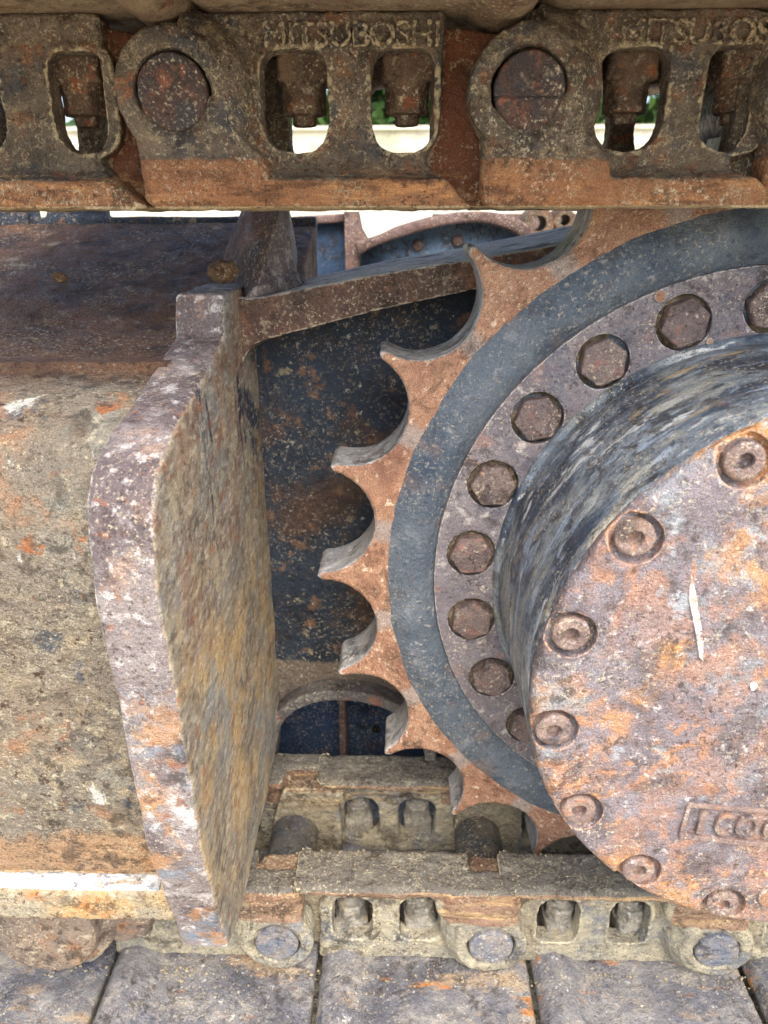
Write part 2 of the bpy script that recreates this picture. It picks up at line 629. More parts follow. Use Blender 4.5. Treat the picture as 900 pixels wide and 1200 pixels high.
M['hub'] = metal('scuffed blue grey hub paint', ((104, 114, 124), (128, 134, 138), 10), [
    ((62, 72, 86), 20, .46, .58, dict(st=(1, .8, 1.2), dist=.5, k=.9)),
    ((150, 152, 146), 24, .50, .62, dict(st=(1, .6, 1.5), dist=.5, k=.75)),
    ((52, 60, 72), 50, .52, .62, dict(st=(1, .6, 1.3), dist=.4, k=.8, gate=(7, .42, .56))),
    ((186, 178, 158), 26, .54, .64, dict(st=(1, .55, 1.5), dist=.4, k=.75, gate=(9, .44, .56))),
    ((156, 168, 182), 44, .54, .64, dict(st=(1, .55, 1.6), dist=.8, k=.7)),
    ((214, 214, 210), 70, .56, .64, dict(st=(1, .5, 1.5), dist=.4, k=.75, gate=(10, .46, .58))),
    ((176, 156, 120), 20, .60, .68, dict(st=(1, .6, 1.6), k=.8)),
    ((60, 58, 60), 120, .56, .66, dict(st=(1, .6, 1.4), k=.6)),
    ((146, 110, 90), 140, .6, .7, dict(k=.6)),
], bump=((40, .0006), (260, .0003), (900, .0002)), rough=.42, spec=.6, coord='polar', grain=.5)
M['cover'] = metal('mottled grey brown and orange cover', ((130, 118, 122), (144, 134, 138), 26), [
    ((106, 94, 94), 30, .46, .62, dict(k=.8)),
    ((148, 154, 156), 16, .52, .64, dict(k=.75)),
    ((178, 136, 110), 34, .48, .60, dict(k=.6, gate=(7, .38, .54))),
    ((200, 146, 102), 80, .48, .60, dict(k=.6, gate=(10, .44, .56))),
    ((206, 150, 88), 24, .48, .60, dict(k=.65, gate=(8, .52, .60), dist=.6)),
    ((186, 138, 104), 40, .54, .62, dict(st=(1.6, 1, .35), k=.6, gate=(9, .44, .56))),
    ((88, 76, 74), 90, .55, .64, dict(k=.75, gate=(12, .42, .56))),
    ((178, 186, 190), 60, .56, .66, dict(k=.6, gate=(12, .48, .58))),
    ((216, 208, 200), 130, .58, .67, dict(k=.6)),
    ((200, 160, 132), 100, .5, .85, dict(edge=True, k=.8)),
    ((84, 72, 66), 80, .6, .95, dict(crev=True, k=.7)),
], bump=((30, .0012), (160, .0014), (600, .0007)), rough=.5, spec=.5, grain=.5)
M['cap_bolt'] = metal('cap screw steel', ((134, 114, 110), (156, 134, 122), 60), [
    ((176, 130, 102), 90, .56, .68, dict(k=.7)), ((92, 86, 92), 60, .54, .66, dict(k=.8)), ((210, 204, 200), 150, .58, .68, dict(k=.6))], bump=((120, .0011), (500, .0007)), rough=.5, spec=.5)
FO = (-.2, .6, -.3)          # origin of the undercarriage: its bands are given in world metres
M['housing'] = metal('pitted housing plate', ((146, 132, 114), (140, 132, 118), 6), [
    ((118, 114, 106), 7, .46, .66, dict(k=.7)),
    ((152, 156, 146), 6, .50, .66, dict(k=.7)),
    ((182, 164, 132), 60, .48, .66, dict(k=.6, gate=(9, .40, .56))),
    ((208, 196, 168), 120, .54, .66, dict(k=.65, h=.0008, gate=(10, .44, .56))),
    ((104, 86, 70), 80, .54, .66, dict(k=.6, gate=(11, .42, .56))),
    ((172, 122, 84), 18, .52, .66, dict(k=.6)),
    ((172, 112, 68), 46, .55, .63, dict(k=.85, gate=(9, .48, .58))),
    ((84, 60, 46), 120, .58, .65, dict(k=.9, gate=(16, .44, .56))),
    ((70, 84, 96), 30, .60, .67, dict(k=.7)),
    ((222, 218, 206), 26, .62, .68, dict(k=.8, st=(1.4, 1, .6))),
    ((190, 146, 100), 40, .5, .75, dict(band=('Z', -.36, -.46), k=.5)),
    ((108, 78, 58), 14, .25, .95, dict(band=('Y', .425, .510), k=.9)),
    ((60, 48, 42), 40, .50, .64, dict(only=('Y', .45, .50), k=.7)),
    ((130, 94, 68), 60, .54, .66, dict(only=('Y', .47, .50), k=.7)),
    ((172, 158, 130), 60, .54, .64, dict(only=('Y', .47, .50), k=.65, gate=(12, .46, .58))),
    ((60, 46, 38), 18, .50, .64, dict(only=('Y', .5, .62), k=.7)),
], bump=((30, .0030), (110, .0036), (420, .0018)), rough=.66, spec=.5, origin=FO, grain=.5)
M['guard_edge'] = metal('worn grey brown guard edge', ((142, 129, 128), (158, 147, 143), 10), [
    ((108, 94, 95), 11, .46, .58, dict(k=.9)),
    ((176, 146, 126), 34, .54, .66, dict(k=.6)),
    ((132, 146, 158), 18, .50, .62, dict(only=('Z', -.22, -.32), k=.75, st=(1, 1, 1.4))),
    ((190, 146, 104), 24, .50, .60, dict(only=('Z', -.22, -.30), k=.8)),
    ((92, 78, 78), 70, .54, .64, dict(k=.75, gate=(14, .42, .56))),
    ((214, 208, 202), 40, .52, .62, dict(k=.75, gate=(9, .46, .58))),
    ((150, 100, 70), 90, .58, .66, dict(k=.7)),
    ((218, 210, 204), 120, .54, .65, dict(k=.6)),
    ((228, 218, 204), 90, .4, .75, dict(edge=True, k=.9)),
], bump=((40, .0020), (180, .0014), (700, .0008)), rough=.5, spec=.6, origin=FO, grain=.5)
M['guard'] = metal('dusty guard plate', ((158, 144, 124), (146, 140, 130), 18), [
    ((176, 160, 134), 90, .44, .62, dict(st=(1, .35, .7), k=.7)),
    ((126, 112, 100), 110, .48, .64, dict(st=(1, .35, .7), k=.75)),
    ((198, 166, 116), 40, .46, .62, dict(st=(1, .4, .45), only=('Z', -.16, -.30), k=.65)),
    ((142, 148, 148), 34, .50, .64, dict(st=(1, .4, .4), k=.6)),
    ((146, 116, 100), 44, .48, .62, dict(st=(1, .4, .45), only=('Z', -.32, -.16), k=.65)),
    ((54, 66, 84), 22, .56, .60, dict(st=(1, .6, .30), only=('Z', -.27, -.17), k=.95, dist=.5)),
    ((206, 194, 170), 260, .50, .64, dict(k=.5, st=(1, .35, .8))),
    ((92, 78, 68), 240, .52, .64, dict(k=.5, st=(1, .35, .8))),
    ((158, 108, 74), 120, .56, .66, dict(k=.6, st=(1, .35, .7))),
], bump=(((60, (1, .4, .8)), .0006), ((260, (1, .35, .8)), .0004)), rough=.75, origin=FO, grain=.4, speck=.4)
M['web'] = metal('dark navy web plate', ((50, 59, 70), (62, 72, 84), 16), [
    ((36, 40, 50), 12, .5, .66, dict(k=.7)),
    ((96, 74, 62), 14, .50, .62, dict(k=.8)),
    ((136, 106, 84), 60, .56, .66, dict(k=.75)),
    ((164, 152, 124), 50, .61, .67, dict(k=.8)),
    ((136, 122, 104), 24, .5, .66, dict(band=('Z', -.40, -.47), k=.7)),
    ((190, 184, 166), 140, .63, .69, dict(k=.8))], bump=((40, .0026), (160, .0018), (500, .0008)), rough=.5, spec=.6, origin=FO, grain=.45, speck=.4)
M['flange'] = metal('brown flange steel', ((122, 94, 84), (102, 88, 82), 20), [
    ((156, 114, 88), 26, .54, .68, dict(k=.7)), ((70, 62, 64), 20, .54, .68, dict(k=.7)),
    ((178, 162, 138), 80, .57, .68, dict(k=.7)),
    ((196, 182, 162), 90, .5, .85, dict(edge=True, k=.8))], bump=((50, .0018), (200, .0012), (700, .0006)), rough=.65, grain=.45)
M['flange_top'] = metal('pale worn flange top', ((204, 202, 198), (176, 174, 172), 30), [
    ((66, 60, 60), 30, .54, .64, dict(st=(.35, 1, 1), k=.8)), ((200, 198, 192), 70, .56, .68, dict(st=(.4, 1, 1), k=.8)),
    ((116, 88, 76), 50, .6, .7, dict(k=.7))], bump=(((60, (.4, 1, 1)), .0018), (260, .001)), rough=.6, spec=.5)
M['post'] = metal('pale purple grey post', ((140, 130, 132), (116, 106, 108), 40), [
    ((90, 70, 66), 90, .54, .66, dict(st=(1, 1, .35), k=.8)), ((186, 178, 176), 150, .53, .66, dict(st=(1, 1, .4), k=.7))],
    bump=(((120, (1, 1, .35)), .0018), (500, .0008)), rough=.62, grain=.45)
M['panel'] = metal('blue steel panel', ((122, 142, 158), (104, 124, 144), 8), [
    ((46, 56, 72), 12, .52, .68, dict(k=.7)), ((150, 152, 150), 40, .64, .7, dict(k=.6)), ((120, 84, 66), 30, .62, .7, dict(k=.6))],
    bump=((30, .0008), (200, .0004)), rough=.5)
M['frame_brown'] = metal('pinkish brown frame bar', ((128, 104, 100), (104, 82, 76), 20), [
    ((150, 116, 92), 40, .56, .68, dict(k=.7))], rough=.6)
M['white_scrape'] = metal('scraped white', ((226, 218, 208), (206, 196, 184), 80), [((186, 150, 120), 110, .54, .64, dict(k=.8))], bump=((200, .0004),), rough=.5)
M['pale_rim'] = metal('near white ledge', ((214, 212, 206), (236, 234, 230), 30), [
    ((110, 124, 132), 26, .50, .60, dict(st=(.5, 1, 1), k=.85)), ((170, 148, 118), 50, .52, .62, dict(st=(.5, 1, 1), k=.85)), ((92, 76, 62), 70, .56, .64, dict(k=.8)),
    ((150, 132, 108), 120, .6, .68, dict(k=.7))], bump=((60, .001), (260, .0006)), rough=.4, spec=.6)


# =================================================================== SETTING
def ground():
    m = metal('pale dusty yard', ((188, 178, 158), (206, 198, 180), 1.5), [((150, 138, 116), 4, .55, .7, dict(k=.5))], bump=((20, .01), (120, .004)), rough=.9)
    bm = bmesh.new()
    bmesh.ops.create_grid(bm, x_segments=60, y_segments=60, size=150)
    for v in bm.verts:
        v.co.z = -.70+(.004*sin(v.co.x*.9)*cos(v.co.y*.7))
    me = bpy.data.meshes.new('ground')
    bm.to_mesh(me); bm.free()
    o = part('ground', me, m, None)
    tag(o, kind='structure')


def yard_wall():
    m = metal('white rendered wall', ((196, 192, 172), (208, 204, 188), .8), [((164, 158, 130), 2, .50, .66, dict(k=.6))], bump=((40, .002),), rough=.85)
    t = thing('yard_wall', (0, 8, -.7), 'long white rendered boundary wall in bright light behind the tracks', 'wall')
    part('wall_face', box(-14, 14, 8, 8.2, -.7, .76), m, t)
    part('coping', box(-14.02, 14.02, 7.96, 8.24, .762, .80), m, t)


def tree(x, y, h, r, label, seed, leafc):
    rnd = random.Random(seed)
    t = thing('leafy_tree', (x, y, -.7), label, 'tree', 'trees beyond the wall')
    bark = metal('bark', ((74, 62, 50), (96, 84, 68), 6), bump=((30, .01),), rough=.9)
    bm = bmesh.new()
    def limb(a, b, ra, rb):
        a, b = Vector(a), Vector(b)
        d = (b-a).normalized(); s = d.orthogonal().normalized(); q = d.cross(s)
        A = [bm.verts.new(a+(s*cos(k*pi/4)+q*sin(k*pi/4))*ra) for k in range(8)]
        B = [bm.verts.new(b+(s*cos(k*pi/4)+q*sin(k*pi/4))*rb) for k in range(8)]
        for k in range(8):
            bm.faces.new((A[k], A[(k+1) % 8], B[(k+1) % 8], B[k]))
    limb((x, y, -.7), (x+.05, y, h*.45), .14, .09)
    cl = []
    for k in range(26):
        a = rnd.uniform(0, 2*pi); rr = r*rnd.uniform(.15, .95); z = h*rnd.uniform(.12, .98)
        c = (x+rr*cos(a), y+rr*sin(a)*.8, z)
        cl.append((c, r*rnd.uniform(.25, .42)))
        limb((x+.05, y, h*rnd.uniform(.2, .45)), c, .05, .015)
    me = bpy.data.meshes.new('trunk'); bm.to_mesh(me); bm.free()
    part('trunk', me, bark, t)
    mt = metal('leaf green', leafc+(3,), [((124, 150, 84), 5, .55, .7, dict(k=.6))], bump=((50, .001),), rough=.6)
    V, Fc = [], []
    for c, cr in cl:
        for k in range(420):
            d = Vector((rnd.gauss(0, 1), rnd.gauss(0, 1), rnd.gauss(0, 1))).normalized()*cr*rnd.uniform(.5, 1.05)
            p = Vector(c)+d
            a = Vector((rnd.gauss(0, 1), rnd.gauss(0, 1), rnd.gauss(0, 1))).normalized()
            b = a.orthogonal().normalized()
            s = rnd.uniform(.07, .13)
            i = len(V)
            V += [p-a*s, p+b*s*.5, p+a*s, p-b*s*.5]
            Fc.append((i, i+1, i+2, i+3))
    me = bpy.data.meshes.new('crown'); me.from_pydata(V, [], Fc)
    part('crown', me, mt, t)


ground()
yard_wall()
tree(-2.9, 11.0, 3.6, 1.9, 'broad green tree behind the wall, left of the upper left link', 1, ((62, 92, 46), (88, 120, 60)))
tree(.5, 10.4, 4.2, 2.1, 'darker green tree behind the wall, between the two pin bosses', 2, ((48, 80, 42), (76, 108, 54)))
tree(3.9, 11.6, 3.8, 2.0, 'yellow green tree behind the wall, at the right link windows', 3, ((84, 118, 58), (110, 138, 70)))

# =================================================================== SPROCKET
SC = Vector((.2714, .5386, -.2732))
NT = 22


def make_sprocket():
    t = thing('drive_sprocket', SC, 'large drive sprocket with rusty orange teeth, blue rim, bolt ring and protruding round hub', 'sprocket')
    # toothed ring -------------------------------------------------
    rt, rc, rv = .3365, .3375, .0445
    out = []
    rnd = random.Random(3)
    for k in range(NT):
        a0 = 2.2933+2*pi*k/NT           # a tip; the hollow follows
        am = a0+pi/NT
        c = Vector((cos(am), sin(am)))*rc
        # hollow: arc of the small circle facing inward, between where it leaves the tips
        tl = Vector((cos(a0), sin(a0)))*rt
        wob = rnd.uniform(-.0008, .0008)
        hw = 1.43
        out.append(tuple(tl*(1.004+wob)))
        for j in range(17):
            b = am+pi + hw - 2*hw*j/16
            p = c+Vector((cos(b), sin(b)))*rv
            out.append(tuple(p))
    out = [(p[0], p[1]) for p in out]
    me = flat([out, circle(0, 0, .262, 128)], 0, .050, .0020)
    me = cast([me], .0015, 2, ((.0016, .03), (.0008, .006)))
    me.transform(Matrix.Translation(SC))
    part('toothed_ring', me, M['tooth'], t)
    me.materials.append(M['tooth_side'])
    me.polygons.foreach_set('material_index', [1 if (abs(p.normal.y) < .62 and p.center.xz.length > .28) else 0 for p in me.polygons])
    # blue rim ------------------------------------------------------
    prof = [(.200, .05), (.2830, .05), (.2836, .003), (.2795, -.0003), (.2755, -.0020), (.268, -.0048), (.259, -.0056), (.251, -.0040), (.2450, .0000), (.2405, .0030), (.200, .0030)]
    me = cast([ring_lathe(smooth_line(prof[2:-1], 3)+[prof[-1], prof[0], prof[1]], 256)], .0018, 2, ((.0014, .04), (.0007, .008)))
    me.transform(Matrix.Translation(SC))
    part('rim', me, M['casting'], t)
    # bolt ring with counterbores ------------------------------------
    rb, ab = .2135, 1.9037
    holes = [circle(rb*cos(ab+2*pi*k/NT), rb*sin(ab+2*pi*k/NT), .0196, 32) for k in range(NT)]
    me = cast([flat([circle(0, 0, .2418, 192), circle(0, 0, .170, 128)]+holes, -.0030, .008, .001)], .0012, 2, ((.0010, .02), (.0005, .005)))
    me.transform(Matrix.Translation(SC))
    ring = part('bolt_ring', me, M['ring'], t)
    # bolts
    hexa = circle(0, 0, .0176, 6, pi/6)
    hexm = merge([flat([rounded(hexa, .0012, 3)], -.0072, .008, .0012), flat([circle(0, 0, .0125, 32)], -.0078, .0, .0008)])
    hexm = cast(hexm, .0008, 2, ((.0007, .008), (.0004, .003)))
    washer = auto_smooth(merge([flat([circle(0, 0, .0193, 32)], .0030, .008, .0006)]))
    for k in range(NT):
        a = ab+2*pi*k/NT
        c = Vector((rb*cos(a), 0, rb*sin(a)))
        b = place('bolt', hexm, M['bolt'], t, c+Vector((0, random.uniform(-.0012, .0008), 0)), (0, random.uniform(0, 1), 0))
        place('washer', washer, M['bolt_dirt'], b, (0, 0, 0))
    # small pits with plugs
    for px, py, pr_ in ((773, 347, .0042), (831, 400, .0026)):
        p = at(px, py, SC.y-.003)
        part('plug', auto_smooth(merge([flat([circle(p.x, p.z, pr_, 20)], SC.y-.005, SC.y+.002, .001)])), M['tooth'], t)
    # hub drum --------------------------------------------------------
    yh = .3728-SC.y
    prof = [(.150, .008), (.1950, .008), (.1950, -.0015), (.1938, -.0060), (.1898, -.0095), (.1895, -.05), (.1892, -.11), (.1890, yh+.010), (.150, yh+.010)]
    me = cast([lathe([(0.001, .008)]+prof+[(.001, yh+.010)], 256)], .002, 2, ((.0020, .05), (.0006, .01)))
    me.transform(Matrix.Translation(SC))
    part('hub_drum', me, M['hub'], t)
    # cover -----------------------------------------------------------
    prof = [(.001, yh+.012), (.1890, yh+.012), (.1893, yh+.006), (.1880, yh+.0022), (.1848, yh), (.178, yh-.0008), (.001, yh-.0015)]
    rh, ah = .1757, 2.0961
    pts = [(rh*cos(ah+2*pi*k/16), rh*sin(ah+2*pi*k/16)) for k in range(16)]
    cut = merge([flat([circle(x, z, .0150, 32)], yh-.02, yh+.0062, 0) for x, z in pts])
    cut2 = [flat([circle(x, z, .0185, 32)], yh-.0006, yh+.004, 0) for x, z in []]
    me = cast([lathe(prof, 224)], .0013, 3, ((.0016, .03), (.0008, .006)), cut=cut)
    me.transform(Matrix.Translation(SC))
    cover = part('hub_cover', me, M['cover'], t)
    # cap screws
    cap = cast([ring_lathe([(.0046, .006), (.0046, -.0035), (.0098, -.0035), (.0112, -.002), (.0112, .006)], 40), lathe([(.001, .006), (.0115, .006), (.0115, .003), (.001, .003)], 32)], .0007, 3, ((.0008, .006), (.0004, .002)))
    wash = auto_smooth(ring_lathe([(.010, .0066), (.010, .0020), (.0132, .0022), (.0136, .0066)], 40, y=yh))
    for x, z in pts:
        b = place('cap_screw', cap, M['cap_bolt'], cover, (x, yh+.0030+random.uniform(-.001, .001), z), (random.uniform(-.05, .05), random.uniform(0, 6), random.uniform(-.05, .05)))
    # raised name plate frame and letters
    Yh = .3728
    def bar(pa, pb, wd, hgt):
        a, b = at(*pa, Yh), at(*pb, Yh)
        d = (b-a); d.y = 0; n = Vector((-d.z, 0, d.x)).normalized()*wd/2
        q = [(a+n), (b+n), (b-n), (a-n)]
        return flat([[(v.x, v.z) for v in q]], Yh-.0015-hgt, Yh+.002, .0005)
    plate = [bar((795, 976), (930, 990),   .0040, .0020), bar((804, 941), (930, 951), .0030, .0012), bar((806, 941), (796, 976), .003, .0016)]
    part('raised_frame', auto_smooth(merge(plate)), M['cap_bolt'], cover)
    for ch, px, wd in (('I', 813, .0042), ('C', 832, .011), ('O', 856, .015), ('O', 888, .015)):
        g = text_mesh(ch, .0245, .0012, wd)
        p = at(px, 971+(px-813)*.09, Yh)
        xs = [v.co.x for v in g.vertices]
        g.transform(Matrix.Translation((-min(xs), 0, 0)))
        g.transform(Matrix.Rotation(radians(5), 4, 'Y'))
        g.transform(Matrix.Translation((p.x, Yh-.0022, p.z)))
        part('letter', g, M['cap_bolt'], cover)
    part('raised_edge', auto_smooth(merge([bar((875, 1020), (935, 1026), .003, .0014)])), M['cover'], cover)
    p = at(902, 1048, Yh)
    part('plug', auto_smooth(merge([flat([circle(p.x, p.z, .0088, 32)], Yh-.0035, Yh+.002, .0012)])), M['tooth'], cover)
    # white scrape
    pts = [at(x, y, Yh).xz for x, y in ((809, 672), (813, 690), (819, 725), (822, 750), (822, 772), (818, 768), (815, 745), (811, 725), (806, 700))]
    part('scrape_mark', merge([flat([[tuple(p) for p in pts]], Yh-.0026, Yh+.001, 0)]), M['white_scrape'], cover)
    p = at(881, 802, Yh)
    part('scrape_mark', merge([flat([[(p.x+.002*cos(a)*(1+.3*sin(3*a)), p.z+.0028*sin(a)) for a in [i*pi/5 for i in range(10)]]], Yh-.0026, Yh+.001, 0)]), M['white_scrape'], cover)
    return t


make_sprocket()

# =================================================================== TRACK LINKS
YN = .4724
PZT, PZB = .0645, -.6158         # pin height, upper and lower run


HT = .0425                       # from the pin up to the shoe


def window_loop(a, b, top=.0235, bot=-.0300):
    return rounded([(a, bot), (b, bot), (b-.001, top), (a+.001, top)], [.021, .021, .012, .012], 6)


def link_meshes(P, wins, e, voxel=.0012, seed=0, hole=True, low=False, win=None):
    """one side link in its own coordinates: pin at the origin, rail underneath, front face at y=0.
    P = distance to the next pin, wins = window spans, e = where the proud body ends"""
    zb, zt = (-.0650 if low else -.0611), HT
    rh = .0125 if low else .0175                  # height of the rail head
    wt, wb = (.0150, -.0400) if low else (.0235, -.0300)
    if win: wt, wb = win
    web = [(.012, zb+.004), (e+.012, zb+.004), (e-.002, zb+.018), (e-.010, zb+.027), (e-.001, zb+.040), (e+.001, zt), (-.004, zt), (.010, .02), (.020, -.02)]
    pieces = [flat([rounded(web, .005, 4)]+[window_loop(a, b, wt, wb) for a, b in wins], .0165, .034, .003)]
    for a, b in wins:        # a raised lip round each window
        pieces.append(flat([window_loop(a-.0035, b+.0035, wt+.0035, wb-.003), window_loop(a, b, wt, wb)], .0148, .030, .0012))
    # rail head, the full thickness of the link
    rail = [(.020, zb), (e+.020, zb), (e+.008, zb+rh*.6), (e+.002, zb+rh-.001), (.020, zb+rh)]
    pieces.append(flat([rounded(rail, .003, 4)], 0, .047, .0058 if low else .0042))
    # slope from the rail head into the web
    q = rh-.003
    pieces.append(closed_hull([(.03, .005, zb+q), (e, .005, zb+q), (.03, .042, zb+q), (e, .042, zb+q), (.03, .017, zb+q+.009), (e-.010, .017, zb+q+.008), (.03, .033, zb+q+.009), (e-.010, .033, zb+q+.008)]))
    # boss end: only the outer half of the thickness, a block of rail below it
    head = [(-.0235, zb+.004), (-.018, zb), (.035, zb), (.052, zb+.016), (.050, -.034), (.036, -.022), (.02, 0), (0, .0), (-.026, -.012), (-.0245, -.028)]
    pieces.append(flat([rounded(head, .004, 3)], .0, .0235, .0035))
    lp = [circle(0, 0, .0335, 48)]
    if hole: lp.append(circle(0, 0, .0214, 40))
    pieces.append(flat(lp, -.0026, .0235, .0030))
    pad = [(-.020, zb+.003), (.040, zb+.003), (.044, zb+.018), (.034, zb+.027), (-.014, zb+.029), (-.021, zb+.026)]
    pieces.append(flat([rounded(pad, .004, 3)], -.0022, .02, .0022))
    cone = [(.0215, -.001), (.033, .0), (.040, .006), (.0455, .017), (.0455, .0235), (.0215, .0235)]
    cm = ring_lathe(cone, 64)
    bm = bmesh.new(); bm.from_mesh(cm)          # only the side towards the windows
    bmesh.ops.bisect_plane(bm, geom=bm.verts[:]+bm.edges[:]+bm.faces[:], plane_co=(.006, 0, 0), plane_no=(-1, 0, 0), clear_outer=True)
    bmesh.ops.holes_fill(bm, edges=[x for x in bm.edges if x.is_boundary], sides=0)
    bm.to_mesh(cm); bm.free()
    pieces.append(cm)
    # joggled tab running behind the next boss
    zj = zb+(.008 if low else .001)
    tab = [(e-.012, zj), (P+.016, zj), (P+.0285, -.02), (P+.031, 0), (P+.02, .025), (P, .031), (e, .036), (e-.006, .036), (e-.006, -.03)]
    pieces.append(flat([rounded(tab, .005, 4)], .0262, .047, .002))
    me = cast(pieces, voxel, 4, ((.0040 if low else .0026, .022), (.0014, .006), (.0006, .0025)), offset=(seed*.37, seed*.11, 0))
    return me


nutT, nutL = None, None
def add_link(px, pz, P, wins, e, flip, mats, label, seed, letters=None, letter_x=0, split_pin=False):
    """near side link with pin and bushing"""
    t = thing('track_link', (px, YN, pz), label, 'track link', 'links of the near side chain')
    if flip:
        t.rotation_euler = (0, pi, 0)
    lm, pm = mats
    me = link_meshes(P, wins, e, seed=seed, low=flip)
    place('side_plate', me, lm, t, (0, 0, 0))
    pin = cast([lathe([(.001, .02), (.0198, .02), (.0198, -.0022), (.0186, -.0038), (.001, -.0042)], 48)], .0009, 2, ((.0012, .01), (.0006, .003)), offset=(seed*.3, 0, 0))
    if split_pin:
        bm = bmesh.new(); bm.from_mesh(pin)
        for v in bm.verts:
            if v.co.y < .002: v.co.y += (.0016 if v.co.z < -.0030 else 0)+(.0022 if abs(v.co.z+.0030) < .0007 else 0)
        bm.to_mesh(pin); bm.free()
    place('pin', pin, pm, t, (0, 0, 0))
    place('bushing', BUSH, M['bushing'], t, (0, 0, 0))
    if letters:
        g = text_mesh(letters, .0175, .0016, .100)
        g = cast([g], .0007, 2, ((.0022, .006), (.0010, .0025)), offset=(seed*.2, 0, 0))
        g.transform(Matrix.Translation((letter_x, .0162, .0248)))
        place('lettering', g, lm, t, (0, 0, 0))
    return t


BUSH = auto_smooth(ring_lathe([(.018, .047), (.018, .1276), (.0245, .1276), (.0245, .047)], 40))
SHOE_N = 0


def shoe_mesh(length, seed, crisp=False):
    """shoe plate in its own coordinates: x along the track from 0 to length, the link side at z=0, plate above it"""
    rnd = random.Random(seed)
    L = length
    if crisp:
        prof = [(.000, .0105), (.03, .0105), (L-.026, .0105), (L-.020, .0040), (L-.010, -.0010), (L, .0015), (L+.0045, .0075), (L+.0075, .0075),
                (L+.0060, -.0010), (L-.002, -.0070), (L-.012, -.0085), (L-.022, -.0050), (L-.028, .0), (.012, .0), (.004, .004)]
    else:
        prof = [(-.002, .010), (.010, .011), (.03, .0105), (.12, .0105), (L-.030, .0105), (L-.022, .004), (L-.010, -.0035), (L+.002, -.001), (L+.0075, .0065), (L+.010, .0085),
                (L+.013, .004), (L+.006, -.0075), (L-.008, -.0125), (L-.024, -.006), (L-.032, .0), (.010, .0), (-.001, .001)]
    me = flat([rounded(prof, .002, 3)], YN-.14, .76, .0012)
    # grouser bars on the outer side
    gs = [flat([[(x-.005, .009), (x+.005, .009), (x+.003, .03), (x-.003, .03)]], YN-.138, .758, .001) for x in (.018, length*.5)]
    if crisp:
        return auto_smooth(merge([me]+gs), 50)
    me = cast([me]+gs, .0025, 1, ((.003, .05), (.0012, .01)), offset=(seed*.5, 0, 0))
    return me


def stud_mesh():
    blk = rounded([(-.0155, -.0140), (.0155, -.0140), (.0155, .0140), (-.0155, .0140)], .004, 3)
    b = flat([blk], -.0330, .0, .0015, axis='Z')
    c = flat([circle(0, 0, .0135, 24)], -.0375, -.031, .001, axis='Z')
    n = flat([rounded(circle(0, 0, .0142, 6), .002, 2)], -.0500, -.036, .0012, axis='Z')
    s = flat([circle(0, 0, .0072, 20)], -.0560, -.048, .001, axis='Z')
    return cast([b, c, n, s], .0009, 2, ((.0012, .008), (.0006, .003)))


STUD = {}
def add_shoe(x0, length, z, flip, nut_x, mats, label, seed):
    t = thing('track_shoe', (x0, 0, z), label, 'track shoe', 'shoes bolted across the track')
    if flip:
        t.rotation_euler = (0, pi, 0)
    me = shoe_mesh(length, seed, crisp=not flip)
    pl, nm = mats
    if flip:
        me.transform(Matrix.Identity(4))
    # rotating half a turn about Y keeps y as it is
    place('plate', me, pl, t, (0, 0, 0))
    if nm.name not in STUD:
        s = stud_mesh()
        STUD[nm.name] = s
    for nx in nut_x:
        rel = (nx-x0) if not flip else (x0-nx)
        for yy in ((YN+.041, .640) if flip else (YN+.043,)):
            place('shoe_bolt', STUD[nm.name], nm, t, (rel, yy, 0), (0, 0, random.uniform(-.12, .12)))
    return t


TOPM = (M['link_top'], M['pin_top'])
LOWM = (M['link_low'], M['pin_low'])
# upper run: (pin x, next pin x, window spans in x, end of body in x)
ZT = PZT+HT
YW_ = YN+.0165
def spans(y, *ws): return [(at(a, y, YW_).x, at(b, y, YW_).x) for a, b in ws]
upper = [
    (-.3289, -.1288, spans(117, (-72, 3), (60, 132)), -.172, 'dark crusted track link in the upper run at the left edge, one open window showing', None, 0),
    (-.1288, .0723, spans(117, (305, 386), (434, 510)), .0245, 'dark crusted track link in the upper run with plain round pin end and two windows', 'MITSUBOSHI', .050),
    (.0723, .237, spans(117, (698, 782), (822, 902)), .2065, 'dark crusted track link in the upper run with cracked pin end, above the sprocket', 'MITSUBOSHI', .0515),
    (.237, .437, [(.29, .33), (.35, .39)], .394, 'track link of the upper run at the right edge, mostly cut off by the frame', None, 0),
]
for i, (p, q, ws, e, lb, tx, lx) in enumerate(upper):
    add_link(p, PZT, q-p, [(a-p, b-p) for a, b in ws], e-p, False, TOPM, lb, i+1, tx, lx, split_pin=(i == 2))
lower = [
    (-.300, -.500, [(-.37, -.336), (-.43, -.396)], -.460, 'dusty track link of the lower run hidden beneath the housing at the far left'),
    (-.1086, -.300, [(-.2020, -.1680), (-.262, -.228)], -.268, 'dusty track link of the lower run beside the foot of the guard plate'),
    (.0863, -.1086, spans(1073, (468, 517), (389, 437)), -.072, 'dusty track link of the lower run in the middle, two windows with nuts'),
    (.2896, .0863, spans(1073, (714, 763), (629, 680)), .112, 'dusty track link of the lower run right of the middle, below the hub cover'),
    (.490, .2896, [(.40, .435), (.34, .375)], .318, 'dusty track link of the lower run at the right edge below the hub'),
]
for i, (p, q, ws, e, lb) in enumerate(lower):
    add_link(p, PZB, p-q, [(p-b, p-a) for a, b in ws], p-e, True, LOWM, lb, i+11)

